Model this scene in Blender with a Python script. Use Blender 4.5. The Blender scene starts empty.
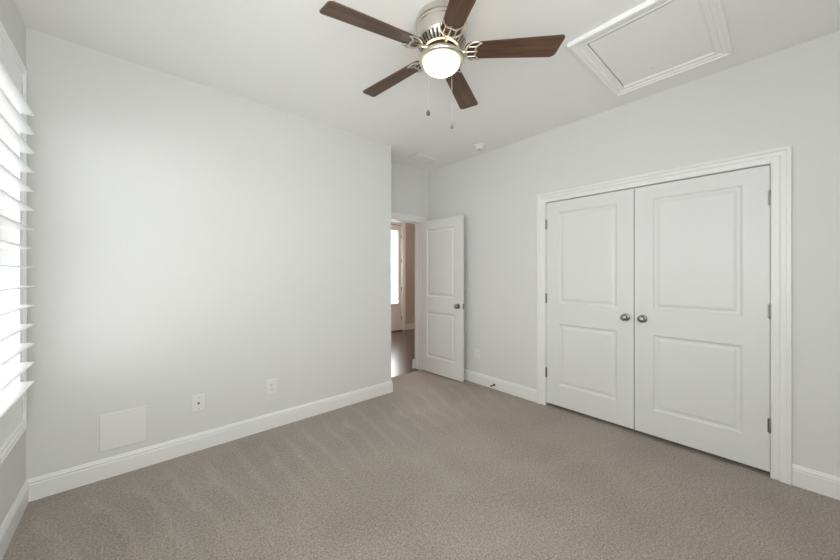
import bpy, bmesh, math, random
from mathutils import Vector, Matrix
random.seed(4)
SC = bpy.context.scene
COL = SC.collection
PI = math.pi

# ------------------------------------------------------------------ camera
F_PX = 321.432
cam_d = bpy.data.cameras.new('camera')
cam_d.sensor_width = 36.0
cam_d.lens = F_PX * 36.0 / 840.0
cam_d.shift_y = -(280.0 - 273.87) / 840.0
cam_d.clip_start = 0.02
cam = bpy.data.objects.new('camera', cam_d)
COL.objects.link(cam)
cam.location = (0, 0, 1.3169)
cam.rotation_euler = (PI / 2, 0, -math.radians(41.447))
SC.camera = cam

# ------------------------------------------------------------------ world, daylight, exposure
world = bpy.data.worlds.new('daylight')
SC.world = world
world.use_nodes = True
bgn = world.node_tree.nodes['Background']
bgn.inputs['Color'].default_value = (1.0, 0.99, 0.975, 1)
bgn.inputs['Strength'].default_value = 1.2


def area(name, loc, rot, sx, sy, power, color=(1, 1, 1), spread=PI):
    d = bpy.data.lights.new(name, 'AREA')
    d.shape = 'RECTANGLE'
    d.size, d.size_y = sx, sy
    d.energy = power
    d.color = color
    d.spread = spread
    o = bpy.data.objects.new(name, d)
    o.location = loc
    o.rotation_euler = rot
    COL.objects.link(o)
    return o


# bright overcast sky outside the shuttered window (light looks along +X)
area('window_daylight', (-1.05, 2.25, 1.30), (0, -PI / 2 - 0.30, 0), 2.6, 3.0, 74, (1.0, 0.99, 0.99))
# fill light outside an added, unseen window nearer the viewpoint, same wall
area('near_fill_light', (-0.95, 0.10, 1.50), (0, -PI / 2 - 0.30, 0), 2.2, 1.4, 66, (1.0, 0.99, 0.99))
# fill light outside the added window behind the camera (looks along +Y)
area('rear_fill_light', (0.10, -0.95, 1.40), (PI / 2 + 0.15, 0, 0), 1.3, 2.0, 86, (1.0, 0.99, 0.99))
# daylight outside the glazed front door in the hall (looks along -Y)
area('porch_daylight', (4.2, 6.7, 1.5), (-PI / 2, 0, 0), 1.6, 2.4, 300, (0.97, 0.985, 1.0))

vs = SC.view_settings
vs.view_transform = 'Standard'
vs.look = 'None'
vs.gamma = 1.0
vs.use_curve_mapping = False
vs.exposure = -0.13
SC.cycles.max_bounces = 16
SC.cycles.diffuse_bounces = 10
SC.cycles.transparent_max_bounces = 16

# ------------------------------------------------------------------ dimensions
HC = 2.74                     # ceiling height
XC = 3.0807                   # closet wall face
YL = 2.8986                   # long wall face
XW = -0.478                   # window wall face
XA = 2.131                    # end of the long wall
YB = 3.30                     # wall with the bedroom doorway
WT = 0.115                    # wall thickness
YH = YB + WT                  # hall side of that wall
YR = -0.62                    # wall behind the camera
YF = 5.88                     # far wall of the hall


# ------------------------------------------------------------------ materials
def mat(name, color, rough=0.5, metal=0.0, spec=0.5):
    m = bpy.data.materials.new(name)
    m.use_nodes = True
    b = m.node_tree.nodes['Principled BSDF']
    b.inputs['Base Color'].default_value = (*color, 1)
    b.inputs['Roughness'].default_value = rough
    b.inputs['Metallic'].default_value = metal
    b.inputs['Specular IOR Level'].default_value = spec
    return m


def nd(m, t, **kw):
    n = m.node_tree.nodes.new(t)
    for k, v in kw.items():
        setattr(n, k, v)
    return n


def ln(m, a, b):
    m.node_tree.links.new(a, b)


def bsdf(m):
    return m.node_tree.nodes['Principled BSDF']


def paint(name, color, rough, bump=0.02, scale=260, spec=0.35):
    """roller-stippled paint: a faint tone variation and an orange-peel bump"""
    m = mat(name, color, rough, 0, spec)
    tc = nd(m, 'ShaderNodeTexCoord')
    n = nd(m, 'ShaderNodeTexNoise')
    n.inputs['Scale'].default_value = scale
    n.inputs['Detail'].default_value = 2
    ln(m, tc.outputs['Object'], n.inputs['Vector'])
    b = nd(m, 'ShaderNodeBump')
    b.inputs['Strength'].default_value = bump
    b.inputs['Distance'].default_value = 0.002
    ln(m, n.outputs['Fac'], b.inputs['Height'])
    ln(m, b.outputs['Normal'], bsdf(m).inputs['Normal'])
    n2 = nd(m, 'ShaderNodeTexNoise')
    n2.inputs['Scale'].default_value = 1.3
    ln(m, tc.outputs['Object'], n2.inputs['Vector'])
    mx = nd(m, 'ShaderNodeMix', data_type='RGBA')
    mx.inputs[6].default_value = (*[c * 0.985 for c in color], 1)
    mx.inputs[7].default_value = (*[min(1, c * 1.015) for c in color], 1)
    ln(m, n2.outputs['Fac'], mx.inputs[0])
    ln(m, mx.outputs[2], bsdf(m).inputs['Base Color'])
    return m


M_WALL = paint('wall_paint', (0.690, 0.688, 0.682), 0.55)
M_CEIL = paint('ceiling_paint', (0.885, 0.882, 0.875), 0.85, 0.03, 180)
M_TRIM = paint('trim_enamel', (0.79, 0.79, 0.785), 0.32, 0.004, 120, 0.5)
M_DOOR = paint('door_enamel', (0.715, 0.717, 0.715), 0.38, 0.008, 220, 0.5)
M_SHUT = paint('shutter_lacquer', (0.87, 0.875, 0.88), 0.3, 0.003, 120, 0.5)
M_PLATE = mat('white_plastic', (0.755, 0.755, 0.745), 0.4)
M_PANEL = paint('panel_paint', (0.745, 0.74, 0.725), 0.5, 0.02)
M_HATCH = paint('hatch_board', (0.89, 0.885, 0.88), 0.85, 0.05, 90)
M_TAN = paint('tan_hall_paint', (0.54, 0.46, 0.41), 0.7)
M_HATCHTRIM = paint('hatch_trim_enamel', (0.88, 0.88, 0.875), 0.4, 0.004, 120, 0.5)
M_DARK = mat('dark_slot', (0.03, 0.03, 0.03), 0.7)
M_GREYSLOT = mat('grey_slot', (0.25, 0.25, 0.25), 0.6)
M_BLACK = mat('black_rubber', (0.008, 0.008, 0.008), 0.8, 0, 0.15)
M_BRONZE = mat('dark_bronze', (0.06, 0.045, 0.035), 0.4, 0.6)
M_OUT = mat('porch_boards', (0.55, 0.55, 0.55), 0.9)


def brushed(name, color, rough):
    m = mat(name, color, rough, 1.0)
    tc = nd(m, 'ShaderNodeTexCoord')
    mp = nd(m, 'ShaderNodeMapping')
    mp.inputs['Scale'].default_value = (30, 30, 900)
    n = nd(m, 'ShaderNodeTexNoise')
    n.inputs['Scale'].default_value = 1.0
    ln(m, tc.outputs['Object'], mp.inputs['Vector'])
    ln(m, mp.outputs['Vector'], n.inputs['Vector'])
    r = nd(m, 'ShaderNodeMapRange')
    r.inputs['To Min'].default_value = rough * 0.85
    r.inputs['To Max'].default_value = rough * 1.2
    ln(m, n.outputs['Fac'], r.inputs['Value'])
    ln(m, r.outputs['Result'], bsdf(m).inputs['Roughness'])
    return m


M_NICKEL = brushed('brushed_nickel', (0.66, 0.63, 0.57), 0.30)
M_NICKEL_D = brushed('satin_nickel_hardware', (0.30, 0.285, 0.26), 0.33)
M_CHAIN = mat('chain_metal', (0.62, 0.60, 0.55), 0.35, 0.6)
M_FOB = mat('dark_fob', (0.10, 0.09, 0.08), 0.35, 0.3)
M_FOB2 = mat('grey_fob', (0.22, 0.205, 0.195), 0.4, 0.2)


def carpet():
    m = mat('carpet_pile', (0.26, 0.22, 0.19), 1.0, 0, 0.05)
    b = bsdf(m)
    b.inputs['Sheen Weight'].default_value = 0.25
    b.inputs['Sheen Roughness'].default_value = 0.6
    tc = nd(m, 'ShaderNodeTexCoord')
    fine = nd(m, 'ShaderNodeTexNoise')
    fine.inputs['Scale'].default_value = 120
    fine.inputs['Detail'].default_value = 3
    fine.inputs['Roughness'].default_value = 0.65
    mid = nd(m, 'ShaderNodeTexNoise')
    mid.inputs['Scale'].default_value = 55
    mid.inputs['Detail'].default_value = 2
    big = nd(m, 'ShaderNodeTexNoise')
    big.inputs['Scale'].default_value = 2.4
    big.inputs['Detail'].default_value = 4
    big.inputs['Distortion'].default_value = 0.6
    for n in (fine, mid, big):
        ln(m, tc.outputs['Object'], n.inputs['Vector'])

    def math_(op, a, bb):
        x = nd(m, 'ShaderNodeMath', operation=op)
        for i, v in enumerate((a, bb)):
            if v is None:
                continue
            if isinstance(v, (int, float)):
                x.inputs[i].default_value = v
            else:
                ln(m, v, x.inputs[i])
        return x.outputs[0]

    # vacuum strokes: pile laid in strips fanning out from where the cleaner stood
    sep = nd(m, 'ShaderNodeSeparateXYZ')
    ln(m, tc.outputs['Object'], sep.inputs[0])
    ax = math_('SUBTRACT', sep.outputs['X'], 1.02)
    ay = math_('ADD', sep.outputs['Y'], 1.4)
    ang = math_('ARCTAN2', ax, ay)
    wob = math_('MULTIPLY', math_('SUBTRACT', big.outputs['Fac'], 0.5), 0.05)
    ph = math_('MULTIPLY', math_('ADD', ang, wob), 2 * PI / 0.043)
    st = math_('SUBTRACT', math_('MULTIPLY', math_('SINE', ph, None), 1.9), 0.9)
    stc = nd(m, 'ShaderNodeClamp')
    stc.inputs['Min'].default_value = -0.3
    stc.inputs['Max'].default_value = 1
    ln(m, st, stc.inputs['Value'])
    msk = nd(m, 'ShaderNodeMapRange', interpolation_type='SMOOTHSTEP')
    msk.inputs['From Min'].default_value = 1.5
    msk.inputs['From Max'].default_value = 2.35
    ln(m, math_('ADD', sep.outputs['Y'], wob), msk.inputs['Value'])
    msk2 = nd(m, 'ShaderNodeMapRange', interpolation_type='SMOOTHSTEP')
    msk2.inputs['From Min'].default_value = 2.85
    msk2.inputs['From Max'].default_value = 2.55
    ln(m, sep.outputs['Y'], msk2.inputs['Value'])
    stripes = math_('MULTIPLY', math_('MULTIPLY', stc.outputs[0], msk.outputs[0]), msk2.outputs[0])

    v = math_('MULTIPLY', math_('SUBTRACT', fine.outputs['Fac'], 0.5), 2.3)
    v = math_('ADD', v, math_('MULTIPLY', math_('SUBTRACT', mid.outputs['Fac'], 0.5), 0.55))
    v = math_('ADD', v, math_('MULTIPLY', math_('SUBTRACT', big.outputs['Fac'], 0.5), 0.42))
    v = math_('ADD', v, math_('MULTIPLY', stripes, 0.085))
    v = math_('ADD', v, 0.5)
    rmp = nd(m, 'ShaderNodeValToRGB')
    rmp.color_ramp.elements[0].position = 0.0
    rmp.color_ramp.elements[0].color = (0.150, 0.122, 0.100, 1)
    rmp.color_ramp.elements[1].position = 1.0
    rmp.color_ramp.elements[1].color = (0.465, 0.405, 0.352, 1)
    ln(m, v, rmp.inputs[0])
    ln(m, rmp.outputs[0], b.inputs['Base Color'])
    bp = nd(m, 'ShaderNodeBump')
    bp.inputs['Strength'].default_value = 0.55
    bp.inputs['Distance'].default_value = 0.006
    h = math_('ADD', fine.outputs['Fac'], math_('MULTIPLY', mid.outputs['Fac'], 1.1))
    ln(m, h, bp.inputs['Height'])
    ln(m, bp.outputs['Normal'], b.inputs['Normal'])
    return m


def wood(name, c0, c1, rough, axis_scale, planks=None):
    m = mat(name, c0, rough)
    tc = nd(m, 'ShaderNodeTexCoord')
    mp = nd(m, 'ShaderNodeMapping')
    mp.inputs['Scale'].default_value = axis_scale
    ln(m, tc.outputs['Object'], mp.inputs['Vector'])
    n = nd(m, 'ShaderNodeTexNoise')
    n.inputs['Scale'].default_value = 1.0
    n.inputs['Detail'].default_value = 5
    n.inputs['Distortion'].default_value = 0.8
    ln(m, mp.outputs['Vector'], n.inputs['Vector'])
    r = nd(m, 'ShaderNodeValToRGB')
    r.color_ramp.elements[0].position = 0.3
    r.color_ramp.elements[0].color = (*c0, 1)
    r.color_ramp.elements[1].position = 0.72
    r.color_ramp.elements[1].color = (*c1, 1)
    ln(m, n.outputs['Fac'], r.inputs[0])
    col = r.outputs[0]
    if planks:
        br = nd(m, 'ShaderNodeTexBrick')
        br.inputs['Scale'].default_value = 1.0
        br.inputs['Brick Width'].default_value = planks[0]
        br.inputs['Row Height'].default_value = planks[1]
        br.inputs['Mortar Size'].default_value = 0.0025
        br.inputs['Color1'].default_value = (1, 1, 1, 1)
        br.inputs['Color2'].default_value = (0.72, 0.72, 0.72, 1)
        br.inputs['Mortar'].default_value = (0.3, 0.3, 0.3, 1)
        ln(m, tc.outputs['Object'], br.inputs['Vector'])
        mx = nd(m, 'ShaderNodeMix', data_type='RGBA', blend_type='MULTIPLY')
        mx.inputs[0].default_value = 1
        ln(m, col, mx.inputs[6])
        ln(m, br.outputs['Color'], mx.inputs[7])
        col = mx.outputs[2]
    ln(m, col, bsdf(m).inputs['Base Color'])
    return m


M_CARPET = carpet()
M_HALLFLOOR = wood('dark_hall_boards', (0.055, 0.036, 0.030), (0.125, 0.085, 0.070), 0.25, (2.5, 26, 10), (1.3, 0.12))
M_BLADE = wood('walnut_blade', (0.056, 0.027, 0.015), (0.145, 0.072, 0.038), 0.38, (3.0, 45, 10))


def glass_mat():
    m = bpy.data.materials.new('window_glass')
    m.use_nodes = True
    nt = m.node_tree
    nt.nodes.remove(nt.nodes['Principled BSDF'])
    out = nt.nodes['Material Output']
    tr = nd(m, 'ShaderNodeBsdfTransparent')
    tr.inputs['Color'].default_value = (0.95, 0.97, 0.96, 1)
    gl = nd(m, 'ShaderNodeBsdfGlossy')
    gl.inputs['Roughness'].default_value = 0.02
    mx = nd(m, 'ShaderNodeMixShader')
    mx.inputs[0].default_value = 0.06
    ln(m, tr.outputs[0], mx.inputs[1])
    ln(m, gl.outputs[0], mx.inputs[2])
    ln(m, mx.outputs[0], out.inputs['Surface'])
    return m


def sheer_mat():
    m = bpy.data.materials.new('sheer_fabric')
    m.use_nodes = True
    nt = m.node_tree
    nt.nodes.remove(nt.nodes['Principled BSDF'])
    out = nt.nodes['Material Output']
    tr = nd(m, 'ShaderNodeBsdfTransparent')
    tl = nd(m, 'ShaderNodeBsdfTranslucent')
    tl.inputs['Color'].default_value = (0.9, 0.9, 0.9, 1)
    df = nd(m, 'ShaderNodeBsdfDiffuse')
    df.inputs['Color'].default_value = (0.85, 0.85, 0.85, 1)
    m1 = nd(m, 'ShaderNodeMixShader')
    m1.inputs[0].default_value = 0.4
    m2 = nd(m, 'ShaderNodeMixShader')
    m2.inputs[0].default_value = 0.65
    ln(m, tl.outputs[0], m1.inputs[1])
    ln(m, df.outputs[0], m1.inputs[2])
    ln(m, tr.outputs[0], m2.inputs[1])
    ln(m, m1.outputs[0], m2.inputs[2])
    ln(m, m2.outputs[0], out.inputs['Surface'])
    return m


def glow(name, color, strength):
    m = mat(name, (0.9, 0.88, 0.84), 0.35)
    b = bsdf(m)
    b.inputs['Emission Color'].default_value = (*color, 1)
    b.inputs['Emission Strength'].default_value = strength
    return m


M_GLASS = glass_mat()
M_SHEER = sheer_mat()
M_BOWL = glow('lit_frosted_glass', (1.0, 0.76, 0.47), 1.6)
# the bulbs sit low in the bowl: the glass glows hottest at its bottom, softer toward the rim
_tc = nd(M_BOWL, 'ShaderNodeTexCoord')
_sp = nd(M_BOWL, 'ShaderNodeSeparateXYZ')
_mr = nd(M_BOWL, 'ShaderNodeMapRange', interpolation_type='SMOOTHSTEP')
_mr.inputs['From Min'].default_value = -.232
_mr.inputs['From Max'].default_value = -.298
_mr.inputs['To Min'].default_value = 0.6
_mr.inputs['To Max'].default_value = 6.0
ln(M_BOWL, _tc.outputs['Object'], _sp.inputs[0])
ln(M_BOWL, _sp.outputs['Z'], _mr.inputs['Value'])
ln(M_BOWL, _mr.outputs['Result'], bsdf(M_BOWL).inputs['Emission Strength'])
M_BULB = glow('lit_bulb', (1.0, 0.66, 0.34), 5.0)
M_HALLBULB = glow('lit_hall_globe', (1.0, 0.60, 0.33), 95.0)


# ------------------------------------------------------------------ mesh helpers
def link(name, bm, material, parent=None, smooth=None, loc=None):
    bmesh.ops.recalc_face_normals(bm, faces=bm.faces)
    me = bpy.data.meshes.new(name)
    bm.to_mesh(me)
    bm.free()
    me.materials.append(material)
    if smooth:
        for p in me.polygons:
            p.use_smooth = True
        try:
            me.set_sharp_from_angle(angle=math.radians(smooth))
        except Exception:
            pass
    o = bpy.data.objects.new(name, me)
    COL.objects.link(o)
    if parent:
        o.parent = parent
    if loc:
        o.location = loc
    return o


def tag(o, label=None, cat=None, group=None, kind=None):
    if label:
        o['label'] = label
    if cat:
        o['category'] = cat
    if group:
        o['group'] = group
    if kind:
        o['kind'] = kind
    return o


def thing(name, label, cat, loc=(0, 0, 0), rz=0, group=None, kind=None):
    o = bpy.data.objects.new(name, None)
    o.empty_display_size = 0.05
    COL.objects.link(o)
    o.location = loc
    o.rotation_euler = (0, 0, rz)
    return tag(o, label, cat, group, kind)


def box(bm, x0, x1, y0, y1, z0, z1, bevel=0):
    vs_ = [bm.verts.new((x, y, z)) for x in (x0, x1) for y in (y0, y1) for z in (z0, z1)]
    idx = [(0, 1, 3, 2), (4, 6, 7, 5), (0, 4, 5, 1), (2, 3, 7, 6), (0, 2, 6, 4), (1, 5, 7, 3)]
    fs = [bm.faces.new([vs_[i] for i in f]) for f in idx]
    if bevel:
        es = list({e for f in fs for e in f.edges})
        bmesh.ops.bevel(bm, geom=es, offset=bevel, segments=2, affect='EDGES', profile=0.5)


def lathe(bm, prof, seg=48, center=(0, 0, 0), M=None, close=False):
    c = Vector(center)
    rings = []
    for r, z in prof:
        if r < 1e-6:
            rings.append([bm.verts.new(c + Vector((0, 0, z)))])
        else:
            rings.append([bm.verts.new(c + Vector((r * math.cos(2 * PI * i / seg), r * math.sin(2 * PI * i / seg), z)))
                          for i in range(seg)])
    if close:
        rings.append(rings[0])
    for a, b in zip(rings, rings[1:]):
        for i in range(seg):
            j = (i + 1) % seg
            if len(a) == 1 and len(b) == 1:
                continue
            if len(a) == 1:
                bm.faces.new((a[0], b[i], b[j]))
            elif len(b) == 1:
                bm.faces.new((a[i], b[0], a[j]))
            else:
                bm.faces.new((a[i], b[i], b[j], a[j]))
    if M is not None:
        vv = list({v for r in rings for v in r})
        bmesh.ops.transform(bm, matrix=M, verts=vv)


def tube(bm, pts, r, seg=8, taper=None):
    pts = [Vector(p) for p in pts]
    n = len(pts)
    prev = None
    rings = []
    for i, p in enumerate(pts):
        t = (pts[min(i + 1, n - 1)] - pts[max(i - 1, 0)]).normalized()
        if prev is None:
            a = Vector((0, 0, 1)) if abs(t.z) < 0.9 else Vector((1, 0, 0))
            u = t.cross(a).normalized()
        else:
            u = (prev - t * prev.dot(t)).normalized()
        prev = u
        w = t.cross(u)
        rr = r * (taper[i] if taper else 1)
        rings.append([bm.verts.new(p + u * rr * math.cos(2 * PI * k / seg) + w * rr * math.sin(2 * PI * k / seg))
                      for k in range(seg)])
    for a, b in zip(rings, rings[1:]):
        for k in range(seg):
            bm.faces.new((a[k], a[(k + 1) % seg], b[(k + 1) % seg], b[k]))
    bm.faces.new(rings[0])
    bm.faces.new(rings[-1])


def sweep(bm, path, outs, normal, prof, closed=False):
    """profile (u, v) carried along a path; u along the mitred out vector of each point, v along the wall normal"""
    n = Vector(normal)
    rows = []
    for p, o in zip(path, outs):
        rows.append([bm.verts.new(Vector(p) + Vector(o) * u + n * v) for u, v in prof])
    k = len(prof)
    pairs = list(zip(rows, rows[1:]))
    if closed:
        pairs.append((rows[-1], rows[0]))
    for a, b in pairs:
        for i in range(k):
            j = (i + 1) % k
            bm.faces.new((a[i], a[j], b[j], b[i]))
    if not closed:
        bm.faces.new(rows[0])
        bm.faces.new(rows[-1])


CASING = [(0, 0), (0, .007), (.005, .011), (.010, .011), (.0115, .0085), (.034, .0100), (.040, .0160), (.046, .0172), (.060, .0165),
          (.064, .0225), (.079, .0225), (.083, .019), (.083, 0)]
BASE = [(0, 0), (0, .014), (.094, .014), (.099, .011), (.104, .0125), (.110, .0125), (.117, .008), (.124, .006),
        (.128, .003), (.128, 0)]


def struct(name, bm, material, label, smooth=None, cat=None, parent=None):
    o = link(name, bm, material, parent, smooth)
    return tag(o, label, cat, None, 'structure')


# ------------------------------------------------------------------ SETTING: shell
bm = bmesh.new()
box(bm, XW - 0.13, XC + 0.9, YR - 0.13, YB, -0.05, 0)
struct('floor', bm, M_CARPET, 'taupe carpet laid wall to wall with vacuum strokes', cat='carpet')
bm = bmesh.new()
box(bm, 1.0, 7.2, YB, YF + 0.12, -0.055, -0.004)
struct('floor_hall', bm, M_HALLFLOOR, 'dark stained wood boards in the hall beyond the doorway', cat='floor')

HX0, HX1, HY0, HY1 = 2.076, 2.772, 0.292, 0.808          # attic opening
bm = bmesh.new()
for x0, x1, y0, y1 in ((XW - .13, HX0, YR - .13, YB), (HX1, XC + .9, YR - .13, YB), (HX0, HX1, YR - .13, HY0), (HX0, HX1, HY1, YB)):
    box(bm, x0, x1, y0, y1, HC, HC + 0.10)
# dark well above the attic panel
for x0, x1, y0, y1 in ((HX0 - .02, HX0, HY0 - .02, HY1 + .02), (HX1, HX1 + .02, HY0 - .02, HY1 + .02), (HX0, HX1, HY0 - .02, HY0), (HX0, HX1, HY1, HY1 + .02)):
    box(bm, x0, x1, y0, y1, HC + .1, HC + .3)
box(bm, HX0 - .02, HX1 + .02, HY0 - .02, HY1 + .02, HC + .3, HC + .32)
struct('ceiling', bm, M_CEIL, 'flat off-white painted ceiling of the bedroom', cat='ceiling')
bm = bmesh.new()
box(bm, 1.0, 7.2, YB, YF + 0.12, HC, HC + 0.1)
struct('ceiling_hall', bm, M_CEIL, 'painted ceiling over the hall beyond the doorway', cat='ceiling')

# long wall (solid block back to the doorway wall)
bm = bmesh.new()
box(bm, XW - 0.13, XA, YL, YH, 0, HC)
struct('wall_back', bm, M_WALL, 'long pale grey wall with two outlet plates and a blank cover', cat='wall')

# doorway wall
DX0, DX1, DZ = 2.194, 2.916, 2.017
bm = bmesh.new()
box(bm, XA, DX0 - .012, YB, YH, 0, HC)
box(bm, DX1 + .012, XC + .2, YB, YH, 0, HC)
box(bm, DX0 - .012, DX1 + .012, YB, YH, DZ + .012, HC)
struct('wall_alcove', bm, M_WALL, 'narrow grey wall over the open bedroom doorway', cat='wall')

# closet wall with its double opening
CY0, CY1, CZ = 0.058, 1.581, 2.030
bm = bmesh.new()
box(bm, XC, XC + WT, YR - .13, CY0 - .012, 0, HC)
box(bm, XC, XC + WT, CY1 + .012, YB, 0, HC)
box(bm, XC, XC + WT, CY0 - .012, CY1 + .012, CZ + .012, HC)
box(bm, XC + .78, XC + .9, YR - .13, YB, 0, HC)          # inside of the closet
box(bm, XC + WT, XC + .78, CY0 - .35, CY0 - .25, 0, HC)
box(bm, XC + WT, XC + .78, CY1 + .25, CY1 + .35, 0, HC)
struct('wall_right', bm, M_WALL, 'grey wall holding the double closet doors', cat='wall')

# window wall
WY0, WY1, WZ0, WZ1 = 0.94, 2.750, 0.505, 2.425            # rough opening behind the shutter frame
bm = bmesh.new()
NY0, NY1, NZ0 = -0.50, 0.74, 0.85                          # opening of the window added for fill nearer the viewpoint
box(bm, XW - .13, XW, YR - .13, NY0, 0, HC)
box(bm, XW - .13, XW, NY1, WY0, 0, HC)
box(bm, XW - .13, XW, NY0, NY1, 0, NZ0)
box(bm, XW - .13, XW, NY0, NY1, WZ1, HC)
box(bm, XW - .13, XW, WY1, YL, 0, HC)
box(bm, XW - .13, XW, WY0, WY1, 0, WZ0)
box(bm, XW - .13, XW, WY0, WY1, WZ1, HC)
struct('wall_left', bm, M_WALL, 'grey wall around the shuttered window', cat='wall')

# wall behind the camera with an added window that lets in fill light
BX0, BX1, BZ0, BZ1 = -0.40, 0.60, 0.55, 2.45
bm = bmesh.new()
box(bm, XW, BX0, YR - .13, YR, 0, HC)
box(bm, BX1, XC, YR - .13, YR, 0, HC)
box(bm, BX0, BX1, YR - .13, YR, 0, BZ0)
box(bm, BX0, BX1, YR - .13, YR, BZ1, HC)
struct('wall_front', bm, M_WALL, 'grey wall behind the viewpoint with an added window', cat='wall')

# hall walls; the far one has the front door opening
FX0, FX1, FZ = 3.66, 4.655, 2.46
bm = bmesh.new()
box(bm, 1.0, FX0, YF, YF + .12, 0, HC)
box(bm, FX1, 7.2, YF, YF + .12, 0, HC)
box(bm, FX0, FX1, YF, YF + .12, FZ, HC)
struct('wall_hall_far', bm, M_TAN, 'tan hall wall beside the glazed front door', cat='wall')
bm = bmesh.new()
box(bm, 0.9, 1.0, YH, YF + .12, 0, HC)
struct('wall_hall_left', bm, M_TAN, 'tan wall at the near end of the hall', cat='wall')
bm = bmesh.new()
box(bm, 7.2, 7.3, YB, YF + .12, 0, HC)
box(bm, XC + .2, 7.2, YB, YH, 0, HC)
struct('wall_hall_right', bm, M_TAN, 'tan wall at the far end of the hall', cat='wall')

# ------------------------------------------------------------------ baseboards
def baseboard(name, pts, outs, label):
    """pts at floor level on the wall face, outs = outward normals (mitred)"""
    bm = bmesh.new()
    rows = []
    for p, o in zip(pts, outs):
        rows.append([bm.verts.new(Vector(p) + Vector(o) * t + Vector((0, 0, z))) for z, t in BASE])
    for a, b in zip(rows, rows[1:]):
        for i in range(len(BASE)):
            j = (i + 1) % len(BASE)
            bm.faces.new((a[i], a[j], b[j], b[i]))
    bm.faces.new(rows[0])
    bm.faces.new(rows[-1])
    return struct(name, bm, M_TRIM, label, cat='baseboard')


baseboard('baseboard_back', [(XW, YL, 0), (XA, YL, 0), (XA, YB, 0)], [(1, -1, 0), (1, -1, 0), (1, 0, 0)],
          'white baseboard along the long wall, wrapping round its end')
baseboard('baseboard_right', [(XC, YB, 0), (XC, 1.673, 0)], [(-1, 0, 0), (-1, 0, 0)],
          'white baseboard between open door and closet')
baseboard('baseboard_right_near', [(XC, -0.034, 0), (XC, YR, 0)], [(-1, 0, 0), (-1, 1, 0)],
          'white baseboard to the right of the closet')
baseboard('baseboard_left', [(XW, YR, 0), (XW, YL, 0)], [(1, 1, 0), (1, -1, 0)], 'white baseboard below the shuttered window')
baseboard('baseboard_front', [(XC, YR, 0), (XW, YR, 0)], [(-1, 1, 0), (1, 1, 0)], 'white baseboard behind the viewpoint')
baseboard('baseboard_hall', [(FX1 + .10, YF, 0), (7.2, YF, 0)], [(0, -1, 0), (0, -1, 0)], 'white baseboard on the tan hall wall')
baseboard('baseboard_doorway', [(2.886, YH, 0), (XC + .2, YH, 0)], [(0, 1, 0), (0, 1, 0)],
          'white baseboard end just past the bedroom door jamb')


# ------------------------------------------------------------------ casings and jambs
def casing_x(name, xf, nx, y0, y1, zt, label, depth=WT):
    """door casing on a wall whose face is x = xf, opening y0..y1"""
    bm = bmesh.new()
    sweep(bm, [(xf, y0, 0), (xf, y0, zt), (xf, y1, zt), (xf, y1, 0)],
          [(0, -1, 0), (0, -1, 1), (0, 1, 1), (0, 1, 0)], (nx, 0, 0), [(u * 1.09, v) for u, v in CASING])
    # jamb lining
    j0, j1 = sorted((xf, xf - nx * depth))
    j0 += .0005
    box(bm, j0, j1, y0 - .012, y0, 0, zt)
    box(bm, j0, j1, y1, y1 + .012, 0, zt)
    box(bm, j0, j1, y0 - .012, y1 + .012, zt, zt + .012)
    return struct(name, bm, M_TRIM, label, None, 'door trim')


def casing_y(name, yf, ny, x0, x1, zt, label, left=True, jamb=True, depth=WT):
    bm = bmesh.new()
    if left:
        path = [(x0, yf, 0), (x0, yf, zt), (x1, yf, zt), (x1, yf, 0)]
        outs = [(-1, 0, 0), (-1, 0, 1), (1, 0, 1), (1, 0, 0)]
    else:
        path = [(x0, yf, zt), (x1, yf, zt), (x1, yf, 0)]
        outs = [(0, 0, 1), (1, 0, 1), (1, 0, 0)]
    sweep(bm, path, outs, (0, ny, 0), CASING)
    if jamb:
        j0, j1 = sorted((yf, yf - ny * depth))
        box(bm, x0 - .012, x0, j0, j1, 0, zt)
        box(bm, x1, x1 + .012, j0, j1, 0, zt)
        box(bm, x0 - .012, x1 + .012, j0, j1, zt, zt + .012)
        # door stop strips
        ym = (j0 + j1) / 2
        box(bm, x0, x0 + .010, ym, ym + .035, 0, zt)
        box(bm, x1 - .010, x1, ym, ym + .035, 0, zt)
        box(bm, x0, x1, ym, ym + .035, zt - .010, zt)
    return struct(name, bm, M_TRIM, label, None, 'door trim')


casing_x('trim_1', XC, -1, CY0, CY1, CZ, 'white moulded casing round the double closet doors')
casing_y('trim_2', YB, -1, DX0, DX1, DZ, 'white casing and jamb of the open bedroom doorway')
casing_y('trim_3', YF, -1, FX0 + .012, FX1 - .012, FZ - .012, 'white casing round the glazed front door in the hall', depth=.12)


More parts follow.
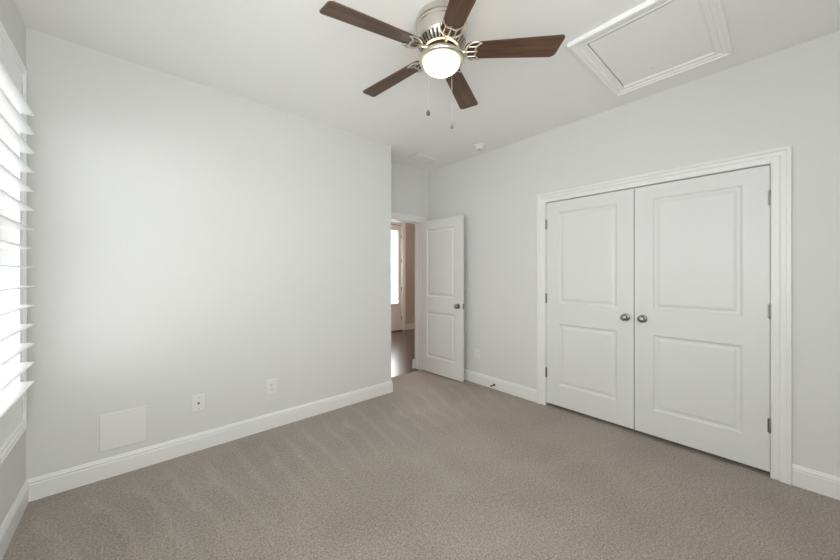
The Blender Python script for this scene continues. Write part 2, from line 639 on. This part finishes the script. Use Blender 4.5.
# ------------------------------------------------------------------ doors
def door_leaf_bm(w, h, t, panels, fields=True):
    """slab 0..w x 0..t x 0..h with moulded raised panels on both faces"""
    bm = bmesh.new()
    xs = sorted({0, w, *[p[0] for p in panels], *[p[1] for p in panels]})
    zs = sorted({0, h, *[p[2] for p in panels], *[p[3] for p in panels]})

    def is_panel(xa, xb, za, zb):
        return any(p[0] <= xa + 1e-6 and xb <= p[1] + 1e-6 and p[2] <= za + 1e-6 and zb <= p[3] + 1e-6 for p in panels)

    for side in (0, 1):
        s = 1 if side == 0 else -1
        y = 0 if side == 0 else t
        g = {}

        def V(x, z, d=0):
            k = (round(x, 5), round(z, 5), round(d, 5))
            if k not in g:
                g[k] = bm.verts.new((x, y + s * d, z))
            return g[k]
        for xa, xb in zip(xs, xs[1:]):
            for za, zb in zip(zs, zs[1:]):
                if not is_panel(xa, xb, za, zb):
                    bm.faces.new((V(xa, za), V(xb, za), V(xb, zb), V(xa, zb)))
        for xa, xb, za, zb in panels:
            steps = [(0, 0), (.005, .004), (.012, .009), (.017, .010), (.026, .010), (.044, .004), (.050, .0035)]
            rows = []
            for ins, d in steps:
                rows.append([V(xa + ins, za + ins, d), V(xb - ins, za + ins, d), V(xb - ins, zb - ins, d), V(xa + ins, zb - ins, d)])
            for a, b in zip(rows, rows[1:]):
                for i in range(4):
                    j = (i + 1) % 4
                    bm.faces.new((a[i], a[j], b[j], b[i]))
            bm.faces.new(rows[-1])
    # edges
    for x in (0, w):
        bm.faces.new([bm.verts.new(c) for c in ((x, 0, 0), (x, t, 0), (x, t, h), (x, 0, h))])
    for z in (0, h):
        bm.faces.new([bm.verts.new(c) for c in ((0, 0, z), (w, 0, z), (w, t, z), (0, t, z))])
    bmesh.ops.remove_doubles(bm, verts=bm.verts, dist=1e-5)
    return bm


def knob_bm(sgn=-1, y0=0.0):
    """round door knob on a rose, axis along local y (sgn -1 = out of the y=0 face)"""
    bm = bmesh.new()
    prof = [(0, 0), (.031, 0), (.0315, .003), (.029, .006), (.018, .008), (.0115, .010), (.0105, .022), (.012, .028),
            (.020, .032), (.0255, .038), (.0275, .045), (.0265, .052), (.022, .058), (.014, .0615), (.006, .0625), (0, .0625)]
    M = Matrix.Translation((0, y0, 0)) @ Matrix.Rotation(PI / 2 if sgn < 0 else -PI / 2, 4, 'X')
    lathe(bm, prof, 32, M=M)
    return bm


def hinge_bm():
    """knuckle barrel with finial tips and two leaf slivers; axis along z, length 90 mm, 5 knuckles"""
    bm = bmesh.new()
    for k in range(5):
        z0 = -.0455 + k * .0183
        lathe(bm, [(0, z0), (.0068, z0), (.0072, z0 + .001), (.0072, z0 + .0165), (.0068, z0 + .0175), (0, z0 + .0175)], 14)
    lathe(bm, [(0, .0462), (.005, .0462), (.004, .051), (0, .053)], 14)
    lathe(bm, [(0, -.053), (.004, -.051), (.005, -.0462), (0, -.0462)], 14)
    box(bm, -.012, .012, .001, .004, -.045, .045)
    return bm


def add_hinges(parent, zs, x, y):
    first = None
    for z in zs:
        if first is None:
            o = first = link('hinge', hinge_bm(), M_NICKEL_D, parent, 30)
            tag(o, 'satin nickel hinge')
        else:
            o = first.copy()
            COL.objects.link(o)
            o.parent = parent
        o.location = (x, y, z)


def panels_for(w, stile=.125):
    return [(stile, w - stile, .20, .80), (stile, w - stile, 1.0, 1.888)]


# closet leaves: local x runs along the door from its hinge edge; face y=0 looks into the room
LEAF_H = 1.993
wl = 0.7555
# left-hand leaf in view hinged at CY1: local +x -> world -Y, local y -> world +X
d2 = thing('door_2', 'white two-panel closet leaf nearer the open bedroom door, knob on its right edge', 'door',
           (XC + .0035, CY1 - .003, .031), -PI / 2, 'double closet doors', 'structure')
link('leaf', door_leaf_bm(wl, LEAF_H, .035, panels_for(wl)), M_DOOR, d2)
k = link('knob', knob_bm(), M_NICKEL_D, d2, 40, (wl - .058, 0, .922))
tag(k, 'satin nickel round knob')
add_hinges(d2, (1.780, 1.043, .302), -.0015, -.0075)

d3 = thing('door_3', 'white two-panel closet leaf farther from the open bedroom door, knob on its left edge', 'door',
           (XC + .0035, CY0 + .003, .031), -PI / 2, 'double closet doors', 'structure')
leaf = link('leaf', door_leaf_bm(wl, LEAF_H, .035, panels_for(wl)), M_DOOR, d3, loc=(-wl, 0, 0))
k = link('knob', knob_bm(), M_NICKEL_D, d3, 40, (-wl + .058, 0, .922))
tag(k, 'satin nickel round knob')
add_hinges(d3, (1.780, 1.043, .302), .0015, -.0075)

# bedroom door, swung open against the closet wall; local +x from hinge to free edge, y=0 face looks at the room
W1 = 0.742
hp = Vector((2.907, YB - .025, .018))
fp = Vector((2.938, 2.560, .018))
dv = fp - hp
rz1 = math.atan2(dv.y, dv.x)
W1 = dv.length
d1 = thing('door_1', 'white two-panel bedroom door standing open against the wall', 'door', hp, rz1, None, 'structure')
link('leaf', door_leaf_bm(W1, 2.005, .035, panels_for(W1, .118)), M_DOOR, d1)
# local y axis for this rotation points toward +X (into the closet wall), so y=0 is the face in view
k = link('knob', knob_bm(-1), M_NICKEL_D, d1, 40, (W1 - .060, 0, .905))
tag(k, 'satin nickel knob facing the room')
k = link('knob', knob_bm(1, .035), M_NICKEL_D, d1, 40, (W1 - .060, 0, .905))
bm = bmesh.new()
box(bm, W1 - .0005, W1 + .0015, .005, .030, .872, .938)
box(bm, W1, W1 + .010, .011, .024, .893, .917, .002)
tag(link('latch_plate', bm, M_NICKEL_D, d1), 'metal latch plate on the door edge')
add_hinges(d1, (1.78, 1.02, .25), -.006, .030)

# ------------------------------------------------------------------ front door in the hall
FW = FX1 - FX0 - .030
d4 = thing('door_4', 'white front door with a curtained glass pane in the hall', 'door', (FX0 + .015, YF + .035, .012), 0, None, 'structure')
FH = FZ - .03
gx0, gx1, gz0, gz1 = .10, FW - .10, .62, FH - .13
bm = bmesh.new()
box(bm, 0, gx0, 0, .045, 0, FH)
box(bm, gx1, FW, 0, .045, 0, FH)
box(bm, gx0, gx1, 0, .045, 0, gz0)
box(bm, gx0, gx1, 0, .045, gz1, FH)
sweep(bm, [(gx0, 0, gz0), (gx0, 0, gz1), (gx1, 0, gz1), (gx1, 0, gz0)], [(1, 0, 1), (1, 0, -1), (-1, 0, -1), (-1, 0, 1)], (0, -1, 0),
      [(-.02, 0), (-.02, .008), (-.005, .012), (.006, .006), (.006, 0)], True)
# recessed moulding on the lower panel
sweep(bm, [(.13, 0, .14), (.13, 0, .50), (FW - .13, 0, .50), (FW - .13, 0, .14)], [(1, 0, 1), (1, 0, -1), (-1, 0, -1), (-1, 0, 1)], (0, -1, 0),
      [(-.012, 0), (-.006, .007), (.006, .007), (.012, 0)], True)
link('leaf', bm, M_TRIM, d4)
bm = bmesh.new()
box(bm, gx0, gx1, .018, .026, gz0, gz1)
tag(link('glass_pane', bm, M_GLASS, d4), 'bright clear glass pane')
bm = bmesh.new()
nx = 60
rows = []
for i in range(nx + 1):
    u = i / nx
    col = []
    for j in range(9):
        v = j / 8
        hw = (gx1 - gx0) / 2 - .01
        pinch = 1 - .10 * v
        x = (gx0 + gx1) / 2 + (2 * u - 1) * hw * pinch
        y = -.016 + .006 * math.sin(u * 2 * PI * 14)
        col.append(bm.verts.new((x, y, gz0 + .01 + v * (gz1 - gz0 - .02))))
    rows.append(col)
for a, b in zip(rows, rows[1:]):
    for j in range(8):
        bm.faces.new((a[j], a[j + 1], b[j + 1], b[j]))
tag(link('sheer_curtain', bm, M_SHEER, d4, 80), 'gathered white sheer curtain over the pane')
add_hinges(d4, (2.17, 1.62, .95, .28), FW + .004, -.006)
bm = bmesh.new()
box(bm, FX0, FX1, YF - .01, YF + .12, -.004, .010, .003)
struct('trim_4', bm, M_BRONZE, 'dark threshold strip below the front door', cat='threshold')
bm = bmesh.new()
box(bm, FX0 - 1.2, FX1 + 1.2, YF + .12, YF + 2.2, -.12, -.06)
struct('floor_porch', bm, M_OUT, 'pale porch boards outside the front door', cat='porch')

# hall globe light on the hall ceiling
hl = thing('hall_ceiling_light', 'warm globe light on the hall ceiling beyond the doorway', 'ceiling light', (2.85, 5.05, HC))
bm = bmesh.new()
lathe(bm, [(0, 0), (.16, 0), (.16, -.02), (.15, -.03), (0, -.03)], 32)
link('base', bm, M_NICKEL, hl, 30)
bm = bmesh.new()
lathe(bm, [(.145, -.03), (.14, -.06), (.11, -.09), (.06, -.11), (0, -.115)], 32)
link('globe', bm, M_HALLBULB, hl, 40)

# ------------------------------------------------------------------ window and shutters
w1 = thing('window_1', 'tall bright window behind the white louvred shutters', 'window', (XW - .098, 0, 0), 0, None, 'structure')
bm = bmesh.new()
x0, x1 = -.03, .02
box(bm, x0, x1, WY0, WY0 + .045, WZ0, WZ1)
box(bm, x0, x1, WY1 - .045, WY1, WZ0, WZ1)
box(bm, x0, x1, WY0, WY1, WZ0, WZ0 + .05)
box(bm, x0, x1, WY0, WY1, WZ1 - .05, WZ1)
yc = (WY0 + WY1) / 2
box(bm, x0, x1, yc - .035, yc + .035, WZ0, WZ1)
zm = (WZ0 + WZ1) / 2
box(bm, x0 - .012, x1 - .008, WY0, WY1, zm - .025, zm + .025)
link('window_frame', bm, M_SHUT, w1)
for ya, yb in ((WY0 + .045, yc - .035), (yc + .035, WY1 - .045)):
    bm = bmesh.new()
    box(bm, -.008, -.002, ya, yb, WZ0 + .05, WZ1 - .05)
    link('pane', bm, M_GLASS, w1)

# shutter outer frame fixed on the wall
E_FR = .021
bm = bmesh.new()
fy0, fy1, fz0, fz1 = WY0 + .02, WY1 - .02, WZ0 + .02, WZ1 - .02      # inside edge of the frame
FRP = [(0, -.030), (0, .017), (.004, .024), (.011, .024), (.015, .0175), (.029, .0175), (.033, .0245), (.041, .0245), (.046, .016), (.046, 0), (.019, 0), (.019, -.03)]
sweep(bm, [(XW, fy0, fz0), (XW, fy0, fz1), (XW, fy1, fz1), (XW, fy1, fz0)], [(0, -1, -1), (0, -1, 1), (0, 1, 1), (0, 1, -1)], (1, 0, 0), FRP, True)
box(bm, XW - .019, XW - .013, fy1 - .005, fy1 + .01, fz0, fz1)
# sill cap with a small apron moulding below
sweep(bm, [(XW, fy0 - .046, fz0 - .046), (XW, fy1 + .046, fz0 - .046)], [(0, 0, -1), (0, 0, -1)], (1, 0, 0),
      [(0, 0), (0, .024), (.010, .027), (.018, .022), (.030, .016), (.040, .012), (.046, .006), (.046, 0)])
struct('trim_5', bm, M_SHUT, 'white moulded frame round the shuttered window', None, 'window trim')

LOUV_E = .007                                   # louvre axis stands this far proud of the wall face
PITCH = .1024
ZL0 = .7375                                     # lowest louvre axis


def louver_bm(length):
    bm = bmesh.new()
    n = 20
    ring = []
    for i in range(n):
        a = 2 * PI * i / n
        ring.append((.0615 * math.cos(a), .0058 * math.copysign(abs(math.sin(a)) ** .8, math.sin(a))))
    ends = []
    for y in (0, length):
        ends.append([bm.verts.new((x, y, z)) for x, z in ring])
    for i in range(n):
        j = (i + 1) % n
        bm.faces.new((ends[0][i], ends[0][j], ends[1][j], ends[1][i]))
    bm.faces.new(ends[0])
    bm.faces.new(ends[1])
    return bm


def shutter(name, label, ya, yb, hinge_far):
    st = .047
    t = thing(name, label, 'shutter', (XW + LOUV_E, ya, fz0 + .003), 0, 'louvred window shutters')
    w = yb - ya
    h = fz1 - fz0 - .006
    z_of = lambda Z: Z - (fz0 + .003)
    for nm, y0, y1 in (('stile', 0, st), ('stile', w - st, w)):
        bm = bmesh.new()
        box(bm, -.011, .010, y0, y1, 0, h, .002)
        link(nm, bm, M_SHUT, t)
    zb = z_of(ZL0) - .060
    ztp = z_of(ZL0 + 14 * PITCH) + .060
    for z0, z1 in ((0, zb), (ztp, h)):
        bm = bmesh.new()
        box(bm, -.010, .009, st, w - st, z0, z1, .002)
        # applied bead round the rail face
        link('rail', bm, M_SHUT, t)
    first = None
    for i in range(15):
        if first is None:
            o = first = link('louver', louver_bm(w - 2 * st - .004), M_SHUT, t, 40)
        else:
            o = first.copy()
            COL.objects.link(o)
            o.parent = t
        o.location = (0, st + .002, z_of(ZL0 + i * PITCH))
    yh = w + .006 if hinge_far else -.006
    for z in (z_of(2.318), z_of(.600)):
        bm = bmesh.new()
        lathe(bm, [(0, -.032), (.0048, -.032), (.0048, .032), (0, .032)], 12)
        box(bm, -.004, .001, -.016, .016, -.03, .03)
        link('hinge', bm, M_SHUT, t, 30, (.0165, yh, z))
    # small magnet catch on the hinge-side frame at mid height
    bm = bmesh.new()
    box(bm, 0, .010, -.007, .007, -.020, .020, .002)
    box(bm, .004, .014, -.003, .003, -.006, .006)
    link('catch', bm, M_SHUT, t, None, (.010, w - .020 if hinge_far else .02, z_of(1.447)))
    return t


ymid = (fy0 + fy1) / 2
shutter('plantation_shutter', 'white wide-louvred shutter panel with open slats beside the long wall', ymid + .002, fy1 - .002, True)
shutter('plantation_shutter', 'white wide-louvred shutter panel nearest the viewpoint', fy0 + .002, ymid - .002, False)

# unseen plain window added beside the viewpoint to let in fill light
w3 = thing('added_window_3', 'plain window added beside the viewpoint for fill light', 'window', (XW - .075, 0, 0), 0, None, 'structure')
bm = bmesh.new()
for a in ((-.03, .03, NY0, NY0 + .05, NZ0, WZ1), (-.03, .03, NY1 - .05, NY1, NZ0, WZ1), (-.03, .03, NY0, NY1, NZ0, NZ0 + .05),
          (-.03, .03, NY0, NY1, WZ1 - .05, WZ1)):
    box(bm, *a)
link('window_frame', bm, M_SHUT, w3)
bm = bmesh.new()
box(bm, -.008, -.002, NY0 + .05, NY1 - .05, NZ0 + .05, WZ1 - .05)
link('pane', bm, M_GLASS, w3)

# unseen window added behind the viewpoint to even out the room light
w2 = thing('added_window_2', 'window added in the wall behind the viewpoint for fill light', 'window', (0, YR - .06, 0), 0, None, 'structure')
bm = bmesh.new()
for a in ((BX0, BX0 + .05, -.03, .03, BZ0, BZ1), (BX1 - .05, BX1, -.03, .03, BZ0, BZ1), (BX0, BX1, -.03, .03, BZ0, BZ0 + .05),
          (BX0, BX1, -.03, .03, BZ1 - .05, BZ1), ((BX0 + BX1) / 2 - .03, (BX0 + BX1) / 2 + .03, -.03, .03, BZ0, BZ1)):
    box(bm, *a)
link('window_frame', bm, M_TRIM, w2)
bm = bmesh.new()
box(bm, BX0 + .05, BX1 - .05, -.005, .003, BZ0 + .05, BZ1 - .05)
link('pane', bm, M_GLASS, w2)

# ------------------------------------------------------------------ attic hatch
ah = thing('attic_hatch', 'white framed attic access hatch in the ceiling', 'hatch', (0, 0, HC))
bm = bmesh.new()
sweep(bm, [(HX0 + .004, HY0 + .003, 0), (HX0 + .004, HY1 - .003, 0), (HX1 - .004, HY1 - .003, 0), (HX1 - .004, HY0 + .003, 0)],
      [(-1, -1, 0), (-1, 1, 0), (1, 1, 0), (1, -1, 0)], (0, 0, -1), [(u, v * 1.15) for u, v in CASING], True)
link('frame', bm, M_HATCHTRIM, ah)
bm = bmesh.new()
box(bm, HX0 + .022, HX1 - .0045, HY0 + .0036, HY1 - .009, -.004, .012)
o = link('panel', bm, M_HATCH, ah)
tag(o, 'flat off-white hatch panel with a small dimple')
bm = bmesh.new()
lathe(bm, [(0, -.0055), (.006, -.0055), (.008, -.004), (0, -.004)], 16, (2.66, .60, 0))
link('finger_pull', bm, M_PANEL, ah)

# ------------------------------------------------------------------ ceiling fan
FANC = (1.2835, 1.272)
fan = thing('ceiling_fan', 'brushed nickel ceiling fan with five dark wooden blades and lit bowl', 'ceiling fan', (*FANC, HC))
bm = bmesh.new()
lathe(bm, [(0, 0), (.135, 0), (.139, -.004), (.140, -.026), (.1445, -.030), (.1445, -.040), (.139, -.043), (.139, -.050), (.1435, -.053),
           (.1435, -.060), (.139, -.064), (.138, -.118), (.136, -.128), (.131, -.134), (0, -.134)], 72)
link('motor_housing', bm, M_NICKEL, fan, 30)
# slotted vent ring: inner dark cone and ribs
vr = link('vent_ring', (lambda b: (lathe(b, [(.130, -.133), (.122, -.147), (.108, -.161), (.097, -.167), (.090, -.167)], 72), b)[1])(bmesh.new()),
          M_DARK, fan, 40)
bm = bmesh.new()
NR = 36
for i in range(NR):
    a = 2 * PI * i / NR
    d = Vector((math.cos(a), math.sin(a), 0))
    s = Vector((-math.sin(a), math.cos(a), 0))
    pr = [(.135, -.132), (.128, -.147), (.114, -.163), (.101, -.170)]
    rows = []
    for k_, (r, z) in enumerate(pr):
        hw = .0062 - .0012 * k_
        rows.append([bm.verts.new(d * r + s * hw + Vector((0, 0, z))), bm.verts.new(d * r - s * hw + Vector((0, 0, z))),
                     bm.verts.new(d * (r - .012) - s * hw + Vector((0, 0, z + .012))), bm.verts.new(d * (r - .012) + s * hw + Vector((0, 0, z + .012)))])
    for p_, q_ in zip(rows, rows[1:]):
        for m_ in range(4):
            bm.faces.new((p_[m_], p_[(m_ + 1) % 4], q_[(m_ + 1) % 4], q_[m_]))
    bm.faces.new(rows[0])
    bm.faces.new(rows[-1])
lathe(bm, [(.132, -.128), (.138, -.132), (.135, -.139), (.129, -.136)], 72, close=True)
lathe(bm, [(.102, -.165), (.103, -.172), (.093, -.174), (.091, -.167)], 72, close=True)
o = link('ribs', bm, M_NICKEL, vr, 30)
bm = bmesh.new()
lathe(bm, [(0, -.160), (.086, -.160), (.088, -.168), (.084, -.190), (.068, -.197), (0, -.197)], 48)
tag(link('flywheel', bm, M_BRONZE, fan, 30), 'dark motor hub between vents and lamp')

ZB = -.178
BL_R0, BL_R1 = .128, .655
PITCHA = math.radians(-12)


def blade_bm():
    """walnut blade, long axis +x, tips with unequal rounded corners"""
    out = []
    w0, w1 = .050, .0655

    def corner(cx, cy, r, a0, a1, n=6):
        for i in range(n + 1):
            a = a0 + (a1 - a0) * i / n
            out.append((cx + r * math.cos(a), cy + r * math.sin(a)))
    corner(BL_R0 + .040, -w0 + .040, .040, PI, 1.5 * PI)
    corner(BL_R1 - .016, -w1 + .016, .016, 1.5 * PI, 2 * PI + .20)
    corner(BL_R1 - .050, w1 - .034, .034, .30, .5 * PI)
    corner(BL_R0 + .040, w0 - .040, .040, .5 * PI, PI)
    bm = bmesh.new()
    lo = [bm.verts.new((x, y, -.003)) for x, y in out]
    hi = [bm.verts.new((x, y, .003)) for x, y in out]
    bm.faces.new(lo)
    bm.faces.new(hi)
    n = len(out)
    for i in range(n):
        bm.faces.new((lo[i], lo[(i + 1) % n], hi[(i + 1) % n], hi[i]))
    bmesh.ops.transform(bm, matrix=Matrix.Rotation(PITCHA, 4, 'X'), verts=bm.verts)
    return bm


def iron_bm():
    """openwork crescent bracket under the blade root, horns toward the tip, arm back to the hub"""
    bm = bmesh.new()
    v = []
    R = Matrix.Rotation(PITCHA, 4, 'X')
    z = -.0095
    IX = .190

    def P(x, y, zz=z):
        return R @ Vector((x, y, zz))
    outer, inner = [], []
    n = 18
    for i in range(n + 1):
        a = math.radians(-125 + 250 * i / n)
        outer.append(P(IX - .056 * math.cos(a), (.058) * math.sin(a)))
    for i in range(n + 1):
        a = math.radians(-88 + 176 * i / n)
        outer_end = outer[0] if i == 0 else None
        yy = .0475 * math.sin(a)
        inner.append(P(IX + .034 - .040 * math.cos(a) + .009 * math.exp(-(yy / .012) ** 2), yy))
    inner[0], inner[-1] = outer[0].copy(), outer[-1].copy()
    tp = [.45 + .55 * math.sin(PI * i / n) for i in range(n + 1)]
    tube(bm, outer, .0062, 8, tp)
    tube(bm, inner, .0052, 8, tp)
    for y in (-.030, 0, .030):
        xo = IX - .056 * math.sqrt(max(0, 1 - (y / .058) ** 2))
        xi = IX + .034 - .040 * math.sqrt(max(0, 1 - (y / .0475) ** 2)) + .009 * math.exp(-(y / .012) ** 2)
        tube(bm, [P(xo, y), P(xi, y)], .0036, 8)
        b0 = P(xi + .001, y)
        lathe(bm, [(0, -.005), (.006, -.003), (.006, .004), (0, .004)], 10, b0)
    # arm: flat S-bend from the flywheel to the crescent
    arm = [(.076, 0, .002), (.095, 0, .001), (.114, 0, -.005), (.130, 0, -.009), (.146, 0, -.0095)]
    tube(bm, [Vector(p) for p in arm], .0085, 8, [1.1, 1, .85, .9, 1.15])
    return bm


first = None
for i in range(5):
    ang = math.radians((-45.6, 25.8, 96.9, 167.0, 240.6)[i])
    if first is None:
        b = first = link('blade', blade_bm(), M_BLADE, fan)
        tag(b, 'dark walnut fan blade')
        ir = first_i = link('blade_iron', iron_bm(), M_NICKEL, b, 40)
        tag(ir, 'openwork nickel crescent bracket')
    else:
        b = first.copy()
        COL.objects.link(b)
        b.parent = fan
        ir = first_i.copy()
        COL.objects.link(ir)
        ir.parent = b
    b.location = (0, 0, ZB)
    b.rotation_euler = (0, 0, ang)

bm = bmesh.new()
lathe(bm, [(0, -.190), (.060, -.190), (.064, -.196), (.062, -.203), (0, -.203)], 72)
lathe(bm, [(.106, -.214), (.116, -.211), (.123, -.215), (.1265, -.221), (.1265, -.229), (.123, -.236), (.115, -.239), (.106, -.236)], 72, close=True)
for i in range(4):
    a = PI / 4 + i * PI / 2
    tube(bm, [(.058 * math.cos(a), .058 * math.sin(a), -.199), (.085 * math.cos(a), .085 * math.sin(a), -.205), (.112 * math.cos(a), .112 * math.sin(a), -.217)], .006, 8)
link('lamp_fitter', bm, M_NICKEL, fan, 35)
bm = bmesh.new()
prof = [(.1050, -.229)]
for i in range(1, 13):
    a = i / 12 * PI / 2
    prof.append((.1050 * math.cos(a) if i < 12 else 0, -.234 - .066 * math.sin(a)))
lathe(bm, prof, 64)
tag(link('glass_bowl', bm, M_BOWL, fan, 60), 'lit frosted glass lamp bowl')

bm = bmesh.new()
lathe(bm, [(0, -.203), (.013, -.204), (.014, -.214), (.024, -.224), (.028, -.236), (.022, -.250), (.010, -.256), (0, -.257)], 24)
link('bulb', bm, M_BULB, fan, 60)


def pull_chain(x, y, z_top, z_bot, m_fob):
    bm = bmesh.new()
    z = z_top
    while z > z_bot + .012:
        bmesh.ops.create_icosphere(bm, subdivisions=1, radius=.0017, matrix=Matrix.Translation((x, y, z)))
        z -= .0042
    tube(bm, [(x, y, z_top + .004), (x, y, z_bot + .008)], .0008, 5)
    c = link('pull_chain', bm, M_CHAIN, fan)
    bm = bmesh.new()
    lathe(bm, [(0, .016), (.004, .0145), (.0085, .007), (.0105, -.002), (.0095, -.010), (.005, -.015), (0, -.016)], 16)
    f = link('fob', bm, m_fob, c, 50, (x, y, z_bot))


# camera-side chain and the one behind the bowl
fw = Vector((math.sin(math.radians(41.447)), math.cos(math.radians(41.447)), 0))
rt = Vector((fw.y, -fw.x, 0))
c1 = rt * -.077 + fw * -.104
c2 = rt * .069 + fw * .105
pull_chain(c1.x, c1.y, -.226, -.572, M_FOB)
pull_chain(c2.x, c2.y, -.222, -.546, M_FOB2)

# ------------------------------------------------------------------ small things on walls and ceiling
# smoke detector
sd = thing('smoke_detector', 'round white smoke detector on the ceiling near the closet wall', 'smoke detector', (2.868, 2.239, HC))
bm = bmesh.new()
lathe(bm, [(0, 0), (.072, 0), (.072, -.010), (.068, -.015), (0, -.015)], 40)
link('base', bm, M_PLATE, sd, 30)
bm = bmesh.new()
lathe(bm, [(0, -.013), (.058, -.013), (.058, -.020), (.053, -.022), (.056, -.026), (.055, -.036), (.046, -.044), (.020, -.047), (0, -.047)], 40)
cv = link('cover', bm, M_PLATE, sd, 30)
bm = bmesh.new()
lathe(bm, [(0, -.0465), (.008, -.0465), (.008, -.049), (0, -.0495)], 16, (-.018, -.012, 0))
tag(link('test_button', bm, M_GREYSLOT, sd, 30), 'small grey test button')

# ceiling register in the alcove
cvx0, cvx1, cvy0, cvy1 = 2.482, 2.800, 2.865, 3.040
reg = thing('ceiling_vent', 'white slatted air register on the ceiling by the doorway alcove', 'vent', ((cvx0 + cvx1) / 2, (cvy0 + cvy1) / 2, HC))
hx, hy = (cvx1 - cvx0) / 2, (cvy1 - cvy0) / 2
bm = bmesh.new()
sweep(bm, [(-hx + .022, -hy + .022, 0), (-hx + .022, hy - .022, 0), (hx - .022, hy - .022, 0), (hx - .022, -hy + .022, 0)],
      [(-1, -1, 0), (-1, 1, 0), (1, 1, 0), (1, -1, 0)], (0, 0, -1), [(0, 0), (0, .008), (.006, .010), (.016, .009), (.022, .004), (.022, 0)], True)
link('frame', bm, M_PLATE, reg)
bm = bmesh.new()
nsl = 9
for i in range(nsl):
    y = -hy + .022 + (i + .5) * (2 * hy - .044) / nsl
    vs4 = [(-hx + .022, y - .006, -.002), (hx - .022, y - .006, -.002), (hx - .022, y + .005, -.008), (-hx + .022, y + .005, -.008)]
    lo = [bm.verts.new(p) for p in vs4]
    hi = [bm.verts.new((p[0], p[1], p[2] + .0015)) for p in vs4]
    bm.faces.new(lo)
    bm.faces.new(hi)
    for q in range(4):
        bm.faces.new((lo[q], lo[(q + 1) % 4], hi[(q + 1) % 4], hi[q]))
link('slats', bm, M_PLATE, reg)
bm = bmesh.new()
box(bm, -hx + .02, hx - .02, -hy + .02, hy - .02, -.0012, -.0002)
link('backing', bm, M_GREYSLOT, reg)


def plate_bm(w, h, t=.0075):
    bm = bmesh.new()
    rows = []
    for ins, d in ((0, 0), (0, t * .45), (.004, t), ):
        rows.append([bm.verts.new(p) for p in ((-w / 2 + ins, -d, -h / 2 + ins), (w / 2 - ins, -d, -h / 2 + ins),
                                               (w / 2 - ins, -d, h / 2 - ins), (-w / 2 + ins, -d, h / 2 - ins))])
    for a, b in zip(rows, rows[1:]):
        for i in range(4):
            bm.faces.new((a[i], a[(i + 1) % 4], b[(i + 1) % 4], b[i]))
    bm.faces.new(rows[0])
    bm.faces.new(rows[-1])
    return bm


def cyl_y(bm, x, z, r, y0, y1, seg=20):
    lathe(bm, [(0, y0), (r, y0), (r, y1), (0, y1)], seg, M=Matrix.Translation((x, 0, z)) @ Matrix.Rotation(PI / 2, 4, 'X'))


def duplex(name, label, loc, rz, group=None, w=.086, h=.124):
    t = thing(name, label, 'outlet', loc, rz, group)
    link('cover_plate', plate_bm(w, h), M_PLATE, t)
    for zc in (.021, -.021):
        bm = bmesh.new()
        box(bm, -.0165, .0165, -.0092, -.005, zc - .0135, zc + .0135, .003)
        r = link('receptacle', bm, M_PLATE, t)
        bm = bmesh.new()
        box(bm, -.0075, -.0050, -.0096, -.0088, zc - .002, zc + .007)
        box(bm, .0050, .0075, -.0096, -.0088, zc - .002, zc + .007)
        lathe(bm, [(0, .0088), (.003, .0088), (.003, .0096), (0, .0096)], 12, M=Matrix.Translation((0, 0, zc - .007)) @ Matrix.Rotation(PI / 2, 4, 'X'))
        link('slots', bm, M_GREYSLOT, r)
    bm = bmesh.new()
    cyl_y(bm, 0, 0, .003, .007, .0083, 12)
    link('screw', bm, M_GREYSLOT, t)
    return t


duplex('electrical_outlet', 'white duplex outlet plate on the long wall, nearer the doorway', (.866, YL, .353), 0)
duplex('electrical_outlet', 'small white outlet plate on the wall between open door and closet', (XC, 2.446, .352), -PI / 2, w=.074, h=.116)
co = thing('cable_plate', 'white cable jack plate on the long wall with dark centre', 'cable outlet', (.350, YL, .353))
link('cover_plate', plate_bm(.086, .124), M_PLATE, co)
bm = bmesh.new()
cyl_y(bm, 0, 0, .0085, .006, .010, 6)
cyl_y(bm, 0, 0, .0055, .004, .016, 16)
tag(link('cable_jack', bm, M_FOB, co), 'dark threaded cable jack')
bm = bmesh.new()
cyl_y(bm, 0, .042, .003, .007, .0083, 12)
link('screw', bm, M_GREYSLOT, co)
bm = bmesh.new()
cyl_y(bm, 0, -.042, .003, .007, .0083, 12)
link('screw', bm, M_GREYSLOT, co)

# blank access cover
ac = link('access_cover', plate_bm(.234, .240, .007), M_PANEL)
ac.location = (-.060, YL, .293)
tag(ac, 'blank square white access cover low on the long wall', 'access panel')

# door stop on the baseboard
ds = thing('door_stop', 'small black spring door stop on the baseboard by the open door', 'door stop', (XC - .014, 2.19, .050), PI / 2)
bm = bmesh.new()
lathe(bm, [(0, 0), (.013, 0), (.013, .003), (.008, .006), (0, .006)], 20, M=Matrix.Rotation(-PI / 2, 4, 'X'))
link('base', bm, M_BLACK, ds, 30)
bm = bmesh.new()
pts = []
turns, L = 14, .052
for i in range(turns * 10 + 1):
    a = 2 * PI * i / 10
    pts.append((.0048 * math.cos(a), .005 + L * i / (turns * 10), .0048 * math.sin(a)))
tube(bm, pts, .0014, 5)
link('spring', bm, M_BLACK, ds, 60)
bm = bmesh.new()
lathe(bm, [(0, .055), (.007, .055), (.0085, .058), (.0085, .068), (.006, .072), (0, .072)], 18, M=Matrix.Rotation(-PI / 2, 4, 'X'))
link('rubber_tip', bm, M_BLACK, ds, 40)
